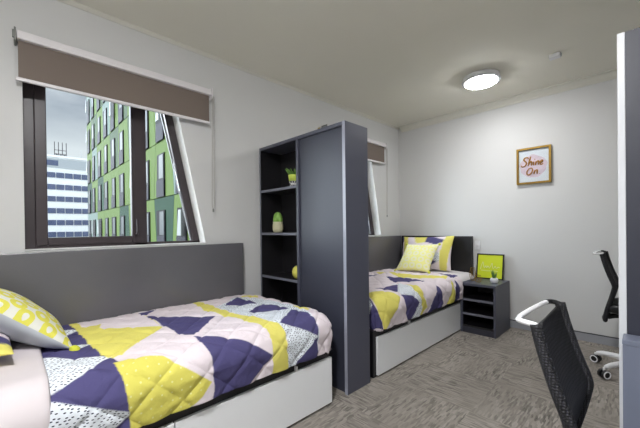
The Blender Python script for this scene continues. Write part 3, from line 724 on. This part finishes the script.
# gold wire polyhedra
def wire(x, y, z, s, hh, label, rz):
    t = thing('wire_ornament', label, 'ornament', (x, y, z), 0, 'gold wire ornaments on the nightstand')
    P = []
    for zz, rr, n, o in ((.0, .6, 5, 0), (.55, 1.0, 5, .63), (1.25, .62, 5, 0)):
        P.append([Vector((x + s*rr*math.cos(2*PI*k/n+o+rz), y + s*rr*math.sin(2*PI*k/n+o+rz), z + .002 + hh*zz/1.25)) for k in range(n)])
    w = MB()
    for R in P:
        for k in range(5): w.tube([R[k], R[(k+1) % 5]], .0015, 5)
    for k in range(5):
        w.tube([P[0][k], P[1][k]], .0015, 5); w.tube([P[0][k], P[1][(k-1) % 5]], .0015, 5); w.tube([P[1][k], P[2][k]], .0015, 5); w.tube([P[1][k], P[2][(k+1) % 5]], .0015, 5)
    part(w, 'wire_frame', M['gold'], t)
wire(-1.438, 3.92, NZ, .038, .150, 'taller gold wire polyhedron on the nightstand, next to the bed', .2)
wire(-1.350, 3.84, NZ, .040, .080, 'shorter gold wire polyhedron on the nightstand, in front of the lime print', .7)

# ------------------------------------------------------------------ back wall things
t = thing('light_switch', 'white switch plate on the back wall beside the far headboard', 'switch', (-1.50, YB, .902))
pl = part(box(-1.532, -1.468, YB-.012, YB-.0003, .902, 1.017), 'plate', M['white_plastic'], t, bevel=.003)
part(box(-1.511, -1.489, YB-.017, YB-.0122, .945, .975), 'rocker', M['white_plastic'], pl, bevel=.002)
# framed script art
AX0, AX1, AZ0, AZ1 = -1.052, -.722, 1.672, 2.082
t = thing('framed_art', 'gold framed script print with a pink circle on the back wall', 'picture', ((AX0+AX1)/2, YB, AZ0))
f = MB(); fw = .021
f.box(AX0, AX0+fw, YB-.034, YB-.001, AZ0, AZ1); f.box(AX1-fw, AX1, YB-.034, YB-.001, AZ0, AZ1)
f.box(AX0+fw, AX1-fw, YB-.034, YB-.001, AZ0, AZ0+fw); f.box(AX0+fw, AX1-fw, YB-.034, YB-.001, AZ1-fw, AZ1)
part(f, 'frame', M['gold'], t)
pp = part(box(AX0+fw, AX1-fw, YB-.012, YB-.002, AZ0+fw, AZ1-fw), 'paper', M['paper'], t)
acx, acz = (AX0+AX1)/2 - .006, (AZ0+AZ1)/2 - .006
blob = [(acx + (.132 + .006 * math.sin(5*a) + .004 * math.sin(11*a)) * math.cos(a), acz + (.125 + .006 * math.sin(4*a+1) + .004 * math.sin(9*a)) * math.sin(a)) for a in [2*PI*k/64 for k in range(64)]]
part(MB().prism(blob, 1, YB-.0128, YB-.0121), 'pink_circle', M['pink_ink'], pp)
ink = MB()
def stroke(pts, ox, oz, s, wd=.0085):
    pts = smoothline([(ox + (x + .18 * y) * s, YB-.0145, oz + y * s) for x, y in pts], 6)
    n = len(pts); ink.tube(pts, [wd * (.55 + .45 * math.sin(PI * (i + .5) / n)) for i in range(n)], 6)
S = .058; ox, oz = -1.008, 1.872
for w in ([(.95, 1.45), (.8, 1.75), (.4, 1.75), (.2, 1.4), (.55, 1.0), (.8, .65), (.6, .15), (.15, .05), (-.05, .35)],
          [(1.15, .1), (1.2, 1.0), (1.3, 1.9)], [(1.18, .3), (1.4, .85), (1.62, .85), (1.66, .4), (1.75, .1)],
          [(2.0, .85), (1.98, .4), (2.08, .1)], [(2.06, 1.2), (2.08, 1.3)],
          [(2.36, .85), (2.36, .1)], [(2.36, .45), (2.6, .85), (2.8, .8), (2.82, .35), (2.92, .1)],
          [(3.1, .45), (3.4, .6), (3.4, .85), (3.2, .88), (3.08, .5), (3.25, .1), (3.6, .3)]): stroke(w, ox, oz, S)
ox, oz = -.965, 1.775
for w in ([(.7, 1.35), (.35, 1.2), (.12, .7), (.25, .15), (.6, .05), (.95, .4), (1.0, .95), (.75, 1.3), (.5, 1.2)],
          [(1.4, .8), (1.38, .05)], [(1.38, .4), (1.6, .8), (1.82, .75), (1.84, .3), (1.95, .05)], [(2.3, .04), (2.34, .08)]): stroke(w, ox, oz, S)
part(ink, 'script', M['gold_ink'], pp, smooth=True)
part(box(AX0+fw, AX1-fw, YB-.026, YB-.024, AZ0+fw, AZ1-fw), 'glazing', M['glass'], t)

# ------------------------------------------------------------------ chairs (facing +X)
def chair(loc, rz, label):
    t = thing('task_chair', label, 'chair', (0, 0, 0), 0, 'black mesh task chairs')
    prof = smoothline([(-.205, 0, .967), (-.190, 0, .90), (-.164, 0, .81), (-.136, 0, .73), (-.136, 0, .69), (-.156, 0, .60), (-.182, 0, .50), (-.188, 0, .44)], 5)
    W = .168; n = len(prof); bk = MB(); ny = 14; vs = []; fs = []
    for s in (0, 1):
        for i, p in enumerate(prof):
            for j in range(ny + 1):
                v = -1 + 2 * j / ny; sag = 1 - v * v; top = .028 * sag * max(0, 1 - i / 9.0)
                wd = W * (1 + .03 * math.sin(PI * i / (n - 1)))
                vs.append((p.x - .018 * sag - .006 * s, v * wd, p.z - top))
    st = n * (ny + 1)
    for s in (0, 1):
        for i in range(n - 1):
            for j in range(ny):
                a = s * st + i * (ny + 1) + j; f = (a, a + 1, a + ny + 2, a + ny + 1); fs.append(f if s == 0 else f[::-1])
    ring = [i * (ny + 1) for i in range(n)]
    for i in range(n - 1):
        for j in (0, ny): a = i * (ny + 1) + j; fs.append((a, a + ny + 1, st + a + ny + 1, st + a))
    for j in range(ny):
        for i in (0, n - 1): a = i * (ny + 1) + j; fs.append((a, a + 1, st + a + 1, st + a))
    bk.add(vs, fs); back = bk.build('backrest', M['mesh'], t, smooth=True)
    for sgn in (-1, 1):
        rail = MB(); pts = [(p.x - .004, sgn * W * (1 + .03 * math.sin(PI * i / (n - 1))), p.z) for i, p in enumerate(prof)]
        rail.tube(pts, .0155, 10); rail.build('side_rail', M['rib'], back, smooth=True)
    low = MB().tube(smoothline([(prof[-1].x - .004, -W, .44), (prof[-1].x - .022, 0, .435), (prof[-1].x - .004, W, .44)]), .014, 8); low.build('lower_rail', M['black_plastic'], back, smooth=True)
    # silver loop at the top of the back, with a dark far end
    hz = .962
    lp = MB().tube(smoothline([(-.208, -.165, hz), (-.222, -.161, hz+.002), (-.244, -.158, hz+.004), (-.256, -.148, hz+.004), (-.258, -.135, hz+.004), (-.260, -.10, hz+.006), (-.254, 0, hz+.008), (-.247, .10, hz+.008), (-.242, .135, hz+.008)], 6), .0075, 10)
    lp.build('hanger_loop', M['white_plastic'], back, smooth=True)
    MB().tube(smoothline([(-.242, .135, hz+.008), (-.236, .155, hz+.008), (-.222, .164, hz+.006), (-.205, .167, hz)], 5), .0082, 10).build('loop_end', M['black_plastic'], back, smooth=True)
    # seat
    se = MB(); sv = []; sf = []; nn = 12
    out = []
    for k in range(40):
        a = 2*PI*k/40; ca, sa = math.cos(a), math.sin(a)
        out.append((.03 + .225 * math.copysign(abs(ca) ** .45, ca), .225 * math.copysign(abs(sa) ** .45, sa)))
    for zz, k in ((.505, .90), (.515, .97), (.535, 1.0), (.558, .985), (.572, .93), (.578, .80), (.574, .4)):
        sv += [(.03 + (x - .03) * k, y * k, zz) for x, y in out]
    for i in range(6):
        for k in range(40): sf.append((i*40+k, i*40+(k+1) % 40, (i+1)*40+(k+1) % 40, (i+1)*40+k))
    sf += [tuple(range(39, -1, -1)), tuple(6*40 + k for k in range(40))]
    se.add(sv, sf).build('seat', M['black_plastic'], t, smooth=True)
    sp = MB().tube(smoothline([(-.175, 0, .47), (-.185, 0, .44), (-.14, 0, .455), (0, 0, .48)], 6), .02, 8); sp.build('back_bracket', M['black_plastic'], t, smooth=True)
    MB().lathe([(.10, .483), (.10, .504), (.001, .504)][::-1] + [(.001, .483)], (.02, 0, 0), 20).build('seat_plate', M['black_plastic'], t)
    MB().lathe([(.026, .12), (.026, .30), (.017, .302), (.017, .482)], (0, 0, 0), 18).build('gas_column', M['black_plastic'], t, smooth=True)
    bs = MB().lathe([(.03, .075), (.042, .085), (.042, .12), (.03, .13)], (0, 0, 0), 20); hub = bs.build('base', M['white_plastic'], t, smooth=True)
    for k in range(5):
        a = math.radians(157 + 72 * k); d = Vector((math.cos(a), math.sin(a), 0)); pr = Vector((-d.y, d.x, 0))
        lg = MB().tube(smoothline([d * .03 + Vector((0, 0, .105)), d * .13 + Vector((0, 0, .108)), d * .24 + Vector((0, 0, .098)), d * .285 + Vector((0, 0, .082))], 5), [.024 - .0004 * i for i in range(16)], 10)
        leg = lg.build('leg', M['white_plastic'], t, smooth=True)
        cp = d * .30; w = MB()
        for sg in (-1, 1):
            pr0 = cp + pr * (sg * .016); ring = []
            w.tube([pr0 + pr * (-sg * .010) + Vector((0, 0, .034)), pr0 + pr * (sg * .010) + Vector((0, 0, .034))], .0335, 20)
        cst = w.build('caster', M['black_plastic'], t)
        rim = MB()
        for sg in (-1, 1):
            c0 = cp + pr * (sg * .0275) + Vector((0, 0, .034))
            rim.tube([c0 + d * (.026 * math.cos(q)) + Vector((0, 0, .026 * math.sin(q))) for q in [2*PI*i/18 for i in range(18)]], .0045, 6, closed=True)
        rim.tube([cp + Vector((0, 0, .05)), cp + Vector((0, 0, .086))], .008, 8)
        rim.build('caster_rim', M['white_plastic'], cst, smooth=True)
    t.location = loc; t.rotation_euler = (0, 0, rz); t['label'] = label
    return t
ch = chair((.0, 1.185, 0), 0.0, 'nearest black mesh task chair, only its reclined back and white loop in view')
dup(ch, (-.040, 3.54, 0), 0.0, 'far black mesh task chair by the back wall with white casters on the carpet')
for k in kids(ch):            # the near chair is set a little lower
    if k.name.split('.')[0] in ('backrest', 'seat', 'back_bracket', 'seat_plate'): k.location.z -= .034 if k.name.startswith('backrest') else .07

# ------------------------------------------------------------------ outside
setting(box(-260, -2.9, -120, 200, -9.3, -9.0), 'ground', M['asphalt'])
t = thing('apartment_block', 'green panelled apartment block with tall narrow windows outside the large window', 'building', (-25, 8, -9))
FY = 5.9
part(box(-40.4, -8, FY+.08, FY+14, -9, 18), 'wall', M['fdark'], t)
cols = [-39.2, -36.9, -34.1, -31.5, -28.9, -26.35, -23.4, -20.75, -18.2, -15.4, -12.7, -10.0]
edges = [-40.4] + [(cols[i] + cols[i+1]) / 2 + .25 for i in range(len(cols)-1)] + [-8.0]
# L light, D dark, M mint, G grey green
rows = {-3: 'LLDDLLMLDLLD', -2: 'DLLMLLDLDLML', -1: 'MLLDLLLDLMLL', 0: 'MMLLLDLLDLLD', 1: 'DLDLLLLLLMGL', 2: 'LMLLGLGLLLML', 3: 'LGLMLGLLLMLD', 4: 'MLGGLLMLGLDL', 5: 'LLMLGLLDLLML'}
cm = {'L': 'lgreen', 'D': 'dgreen', 'M': 'mint', 'G': 'ggreen'}
rb = random.Random(12)
for r, row in rows.items():
    z0 = -.07 + 3.01 * r; z1 = z0 + 3.01
    for i in range(len(cols)):
        e0, e1 = edges[i], edges[i+1]; sl = .18 * (1 if (i + r) % 2 else -1); sl2 = .18 * (1 if (i + 1 + r) % 2 else -1)
        if i == 0: sl = 0
        if i == len(cols) - 1: sl2 = 0
        part(MB().prism([(e0 - sl + .015, z0 + .02), (e1 - sl2 - .015, z0 + .02), (e1 + sl2 - .015, z1 - .02), (e0 + sl + .015, z1 - .02)], 1, FY, FY+.08), 'cladding_panel', M[cm[row[i]]], t)
        xc = cols[i]; k = .12 * (1 if (i + r) % 2 else -1)
        w = part(MB().prism([(xc-.60, z0 + .03), (xc+.60, z0 + .03), (xc+.60, z0 + 2.33), (xc-.60+k, z0 + 2.33)], 1, FY-.05, FY), 'window', M['fdark'], t)
        part(MB().prism([(xc-.60, z0 + .03), (xc+.56, z0 + .03), (xc+.56, z0 + .95), (xc-.56, z0 + .95)], 1, FY-.08, FY-.0505), 'spandrel', M['spandrel'], w)
        if rb.random() < .2:
            o = part(MB().prism([(xc+.0, z0 + 1.0), (xc+.5, z0 + 1.0), (xc+.5, z0 + 2.2), (xc+.22, z0 + 2.2)], 1, FY-.26, FY-.22), 'open_sash', M['fwhite'], w)
        else:
            part(MB().prism([(xc-.18, z0 + 1.0), (xc+.5, z0 + 1.0), (xc+.5, z0 + 2.25), (xc-.12, z0 + 2.25)], 1, FY-.075, FY-.0505), 'pane', M['fglass'], w)
part(box(-40.4, -8, FY-.02, FY+14, 18, 18.5), 'parapet', M['mint'], t)
# office block far off
t = thing('office_block', 'white office block with blue window bands far outside the large window', 'building', (-158, 20, -9))
part(box(-168, -150, -25, 60, -9, 28.6), 'wall', M['offwhite'], t)
part(box(-149.98, -149.5, -25, 60, 24.3, 27.6), 'plant_level', M['offgrey'], t)
part(box(-150, -149.4, -25, 60, 28.0, 28.8), 'parapet', M['offwhite'], t)
for k in range(9):
    zc = 21.6 - 4.32 * k
    if zc < -8: break
    b = MB()
    for j in range(34): b.box(-149.9, -149.7, -25 + 2.5 * j + .12, -25 + 2.5 * (j + 1) - .12, zc - .95, zc + .95)
    part(b, 'window_band', M['offglass'], t)
part(box(-149.9, -149.4, 9.0, 13.2, 25.0, 26.9), 'sign_panel', M['offglass'], t)
mast = MB()
for i in range(4):
    y = 12.6 + 1.15 * i
    mast.box(-154.1, -153.9, y-.1, y+.1, 28.6, 34.6)
for z in (30.2, 31.6): mast.box(-154.08, -153.92, 12.6, 16.05, z-.08, z+.08)
for i in range(3): mast.box(-154.4, -153.8, 12.9+1.15*i, 13.5+1.15*i, 28.7, 30.0)
part(mast, 'roof_mast', M['spandrel'], t)
part(box(-153, -152.9, 20.4, 20.5, 28.6, 32), 'aerial', M['offgrey'], t)

# ------------------------------------------------------------------ sky, sun, camera
w = bpy.data.worlds.new('sky'); scene.world = w; w.use_nodes = True
n = w.node_tree.nodes; l = w.node_tree.links; bg = n['Background']
tc = n.new('ShaderNodeTexCoord')
mp = n.new('ShaderNodeMapping'); mp.inputs['Scale'].default_value = (2.2, 2.2, 5.0); l.new(tc.outputs['Generated'], mp.inputs[0])
nz = n.new('ShaderNodeTexNoise'); nz.inputs['Scale'].default_value = 1.6; nz.inputs['Detail'].default_value = 6; l.new(mp.outputs[0], nz.inputs['Vector'])
rp = n.new('ShaderNodeValToRGB'); e = rp.color_ramp.elements
e[0].position = .36; e[0].color = (*lin((132, 146, 166)), 1); e[1].position = .72; e[1].color = (*lin((226, 232, 240)), 1); l.new(nz.outputs['Fac'], rp.inputs[0])
sx = n.new('ShaderNodeSeparateXYZ'); l.new(tc.outputs['Generated'], sx.inputs[0])
hz = n.new('ShaderNodeMapRange'); hz.inputs['From Min'].default_value = .20; hz.inputs['From Max'].default_value = .30; hz.inputs['To Min'].default_value = 1; hz.inputs['To Max'].default_value = 0; l.new(sx.outputs['Z'], hz.inputs['Value'])
mx = n.new('ShaderNodeMix'); mx.data_type = 'RGBA'; l.new(hz.outputs[0], mx.inputs[0]); l.new(rp.outputs[0], mx.inputs[6]); mx.inputs[7].default_value = (*lin((226, 233, 240)), 1)
zr = n.new('ShaderNodeMapRange'); zr.inputs['From Min'].default_value = .5; zr.inputs['From Max'].default_value = 1.0; zr.inputs['To Min'].default_value = 1.0; zr.inputs['To Max'].default_value = 3.2; l.new(sx.outputs['Z'], zr.inputs['Value'])
# the cloud is brightest around the hidden sun, behind the viewer's left
dp = n.new('ShaderNodeVectorMath'); dp.operation = 'DOT_PRODUCT'; l.new(tc.outputs['Generated'], dp.inputs[0]); dp.inputs[1].default_value = Vector((-.70, -.62, .36)).normalized()
gl = n.new('ShaderNodeMapRange'); gl.interpolation_type = 'SMOOTHSTEP'; gl.inputs['From Min'].default_value = .78; gl.inputs['From Max'].default_value = 1.0; gl.inputs['To Min'].default_value = 0; gl.inputs['To Max'].default_value = GLOW; l.new(dp.outputs['Value'], gl.inputs['Value'])
ad = n.new('ShaderNodeMath'); ad.operation = 'ADD'; l.new(zr.outputs[0], ad.inputs[0]); l.new(gl.outputs[0], ad.inputs[1])
ea = n.new('ShaderNodeMath'); ea.operation = 'MULTIPLY_ADD'; ea.use_clamp = False      # clearer sky to the east, behind the building
cl = n.new('ShaderNodeMath'); cl.operation = 'MAXIMUM'; l.new(sx.outputs['X'], cl.inputs[0]); cl.inputs[1].default_value = 0
l.new(cl.outputs[0], ea.inputs[0]); ea.inputs[1].default_value = 1.4; l.new(ad.outputs[0], ea.inputs[2])
l.new(mx.outputs[2], bg.inputs[0]); l.new(ea.outputs[0], bg.inputs[1])
sun = bpy.data.lights.new('sun', 'SUN'); sun.energy = SUN; sun.angle = math.radians(25); sun.color = (1, .98, .95)
so = bpy.data.objects.new('sun', sun); C.objects.link(so); so.rotation_mode = 'QUATERNION'
so.rotation_quaternion = Vector((.13, .80, -.50)).to_track_quat('-Z', 'Y')

cam = bpy.data.cameras.new('camera'); co = bpy.data.objects.new('camera', cam); C.objects.link(co); scene.camera = co
cam.sensor_width = 36; cam.sensor_fit = 'HORIZONTAL'; cam.lens = 318.869 * 36 / 640; cam.shift_y = 15.69 / 640; cam.clip_start = .02; cam.clip_end = 800
yw, pt, rl = math.radians(45.68127761), math.radians(-.29525741), math.radians(-.69254261)
fwd = Vector((-math.sin(yw)*math.cos(pt), math.cos(yw)*math.cos(pt), math.sin(pt))); rt = Vector((math.cos(yw), math.sin(yw), 0)); up = rt.cross(fwd)
r2 = rt*math.cos(rl) + up*math.sin(rl); u2 = -rt*math.sin(rl) + up*math.cos(rl)
co.matrix_world = Matrix((r2, u2, -fwd)).transposed().to_4x4(); co.location = (0, 0, 1.2)
vs_ = scene.view_settings; vs_.view_transform = 'Standard'; vs_.look = 'None'; vs_.gamma = 1; vs_.use_curve_mapping = False; vs_.exposure = EXPO
scene.display_settings.display_device = 'sRGB'
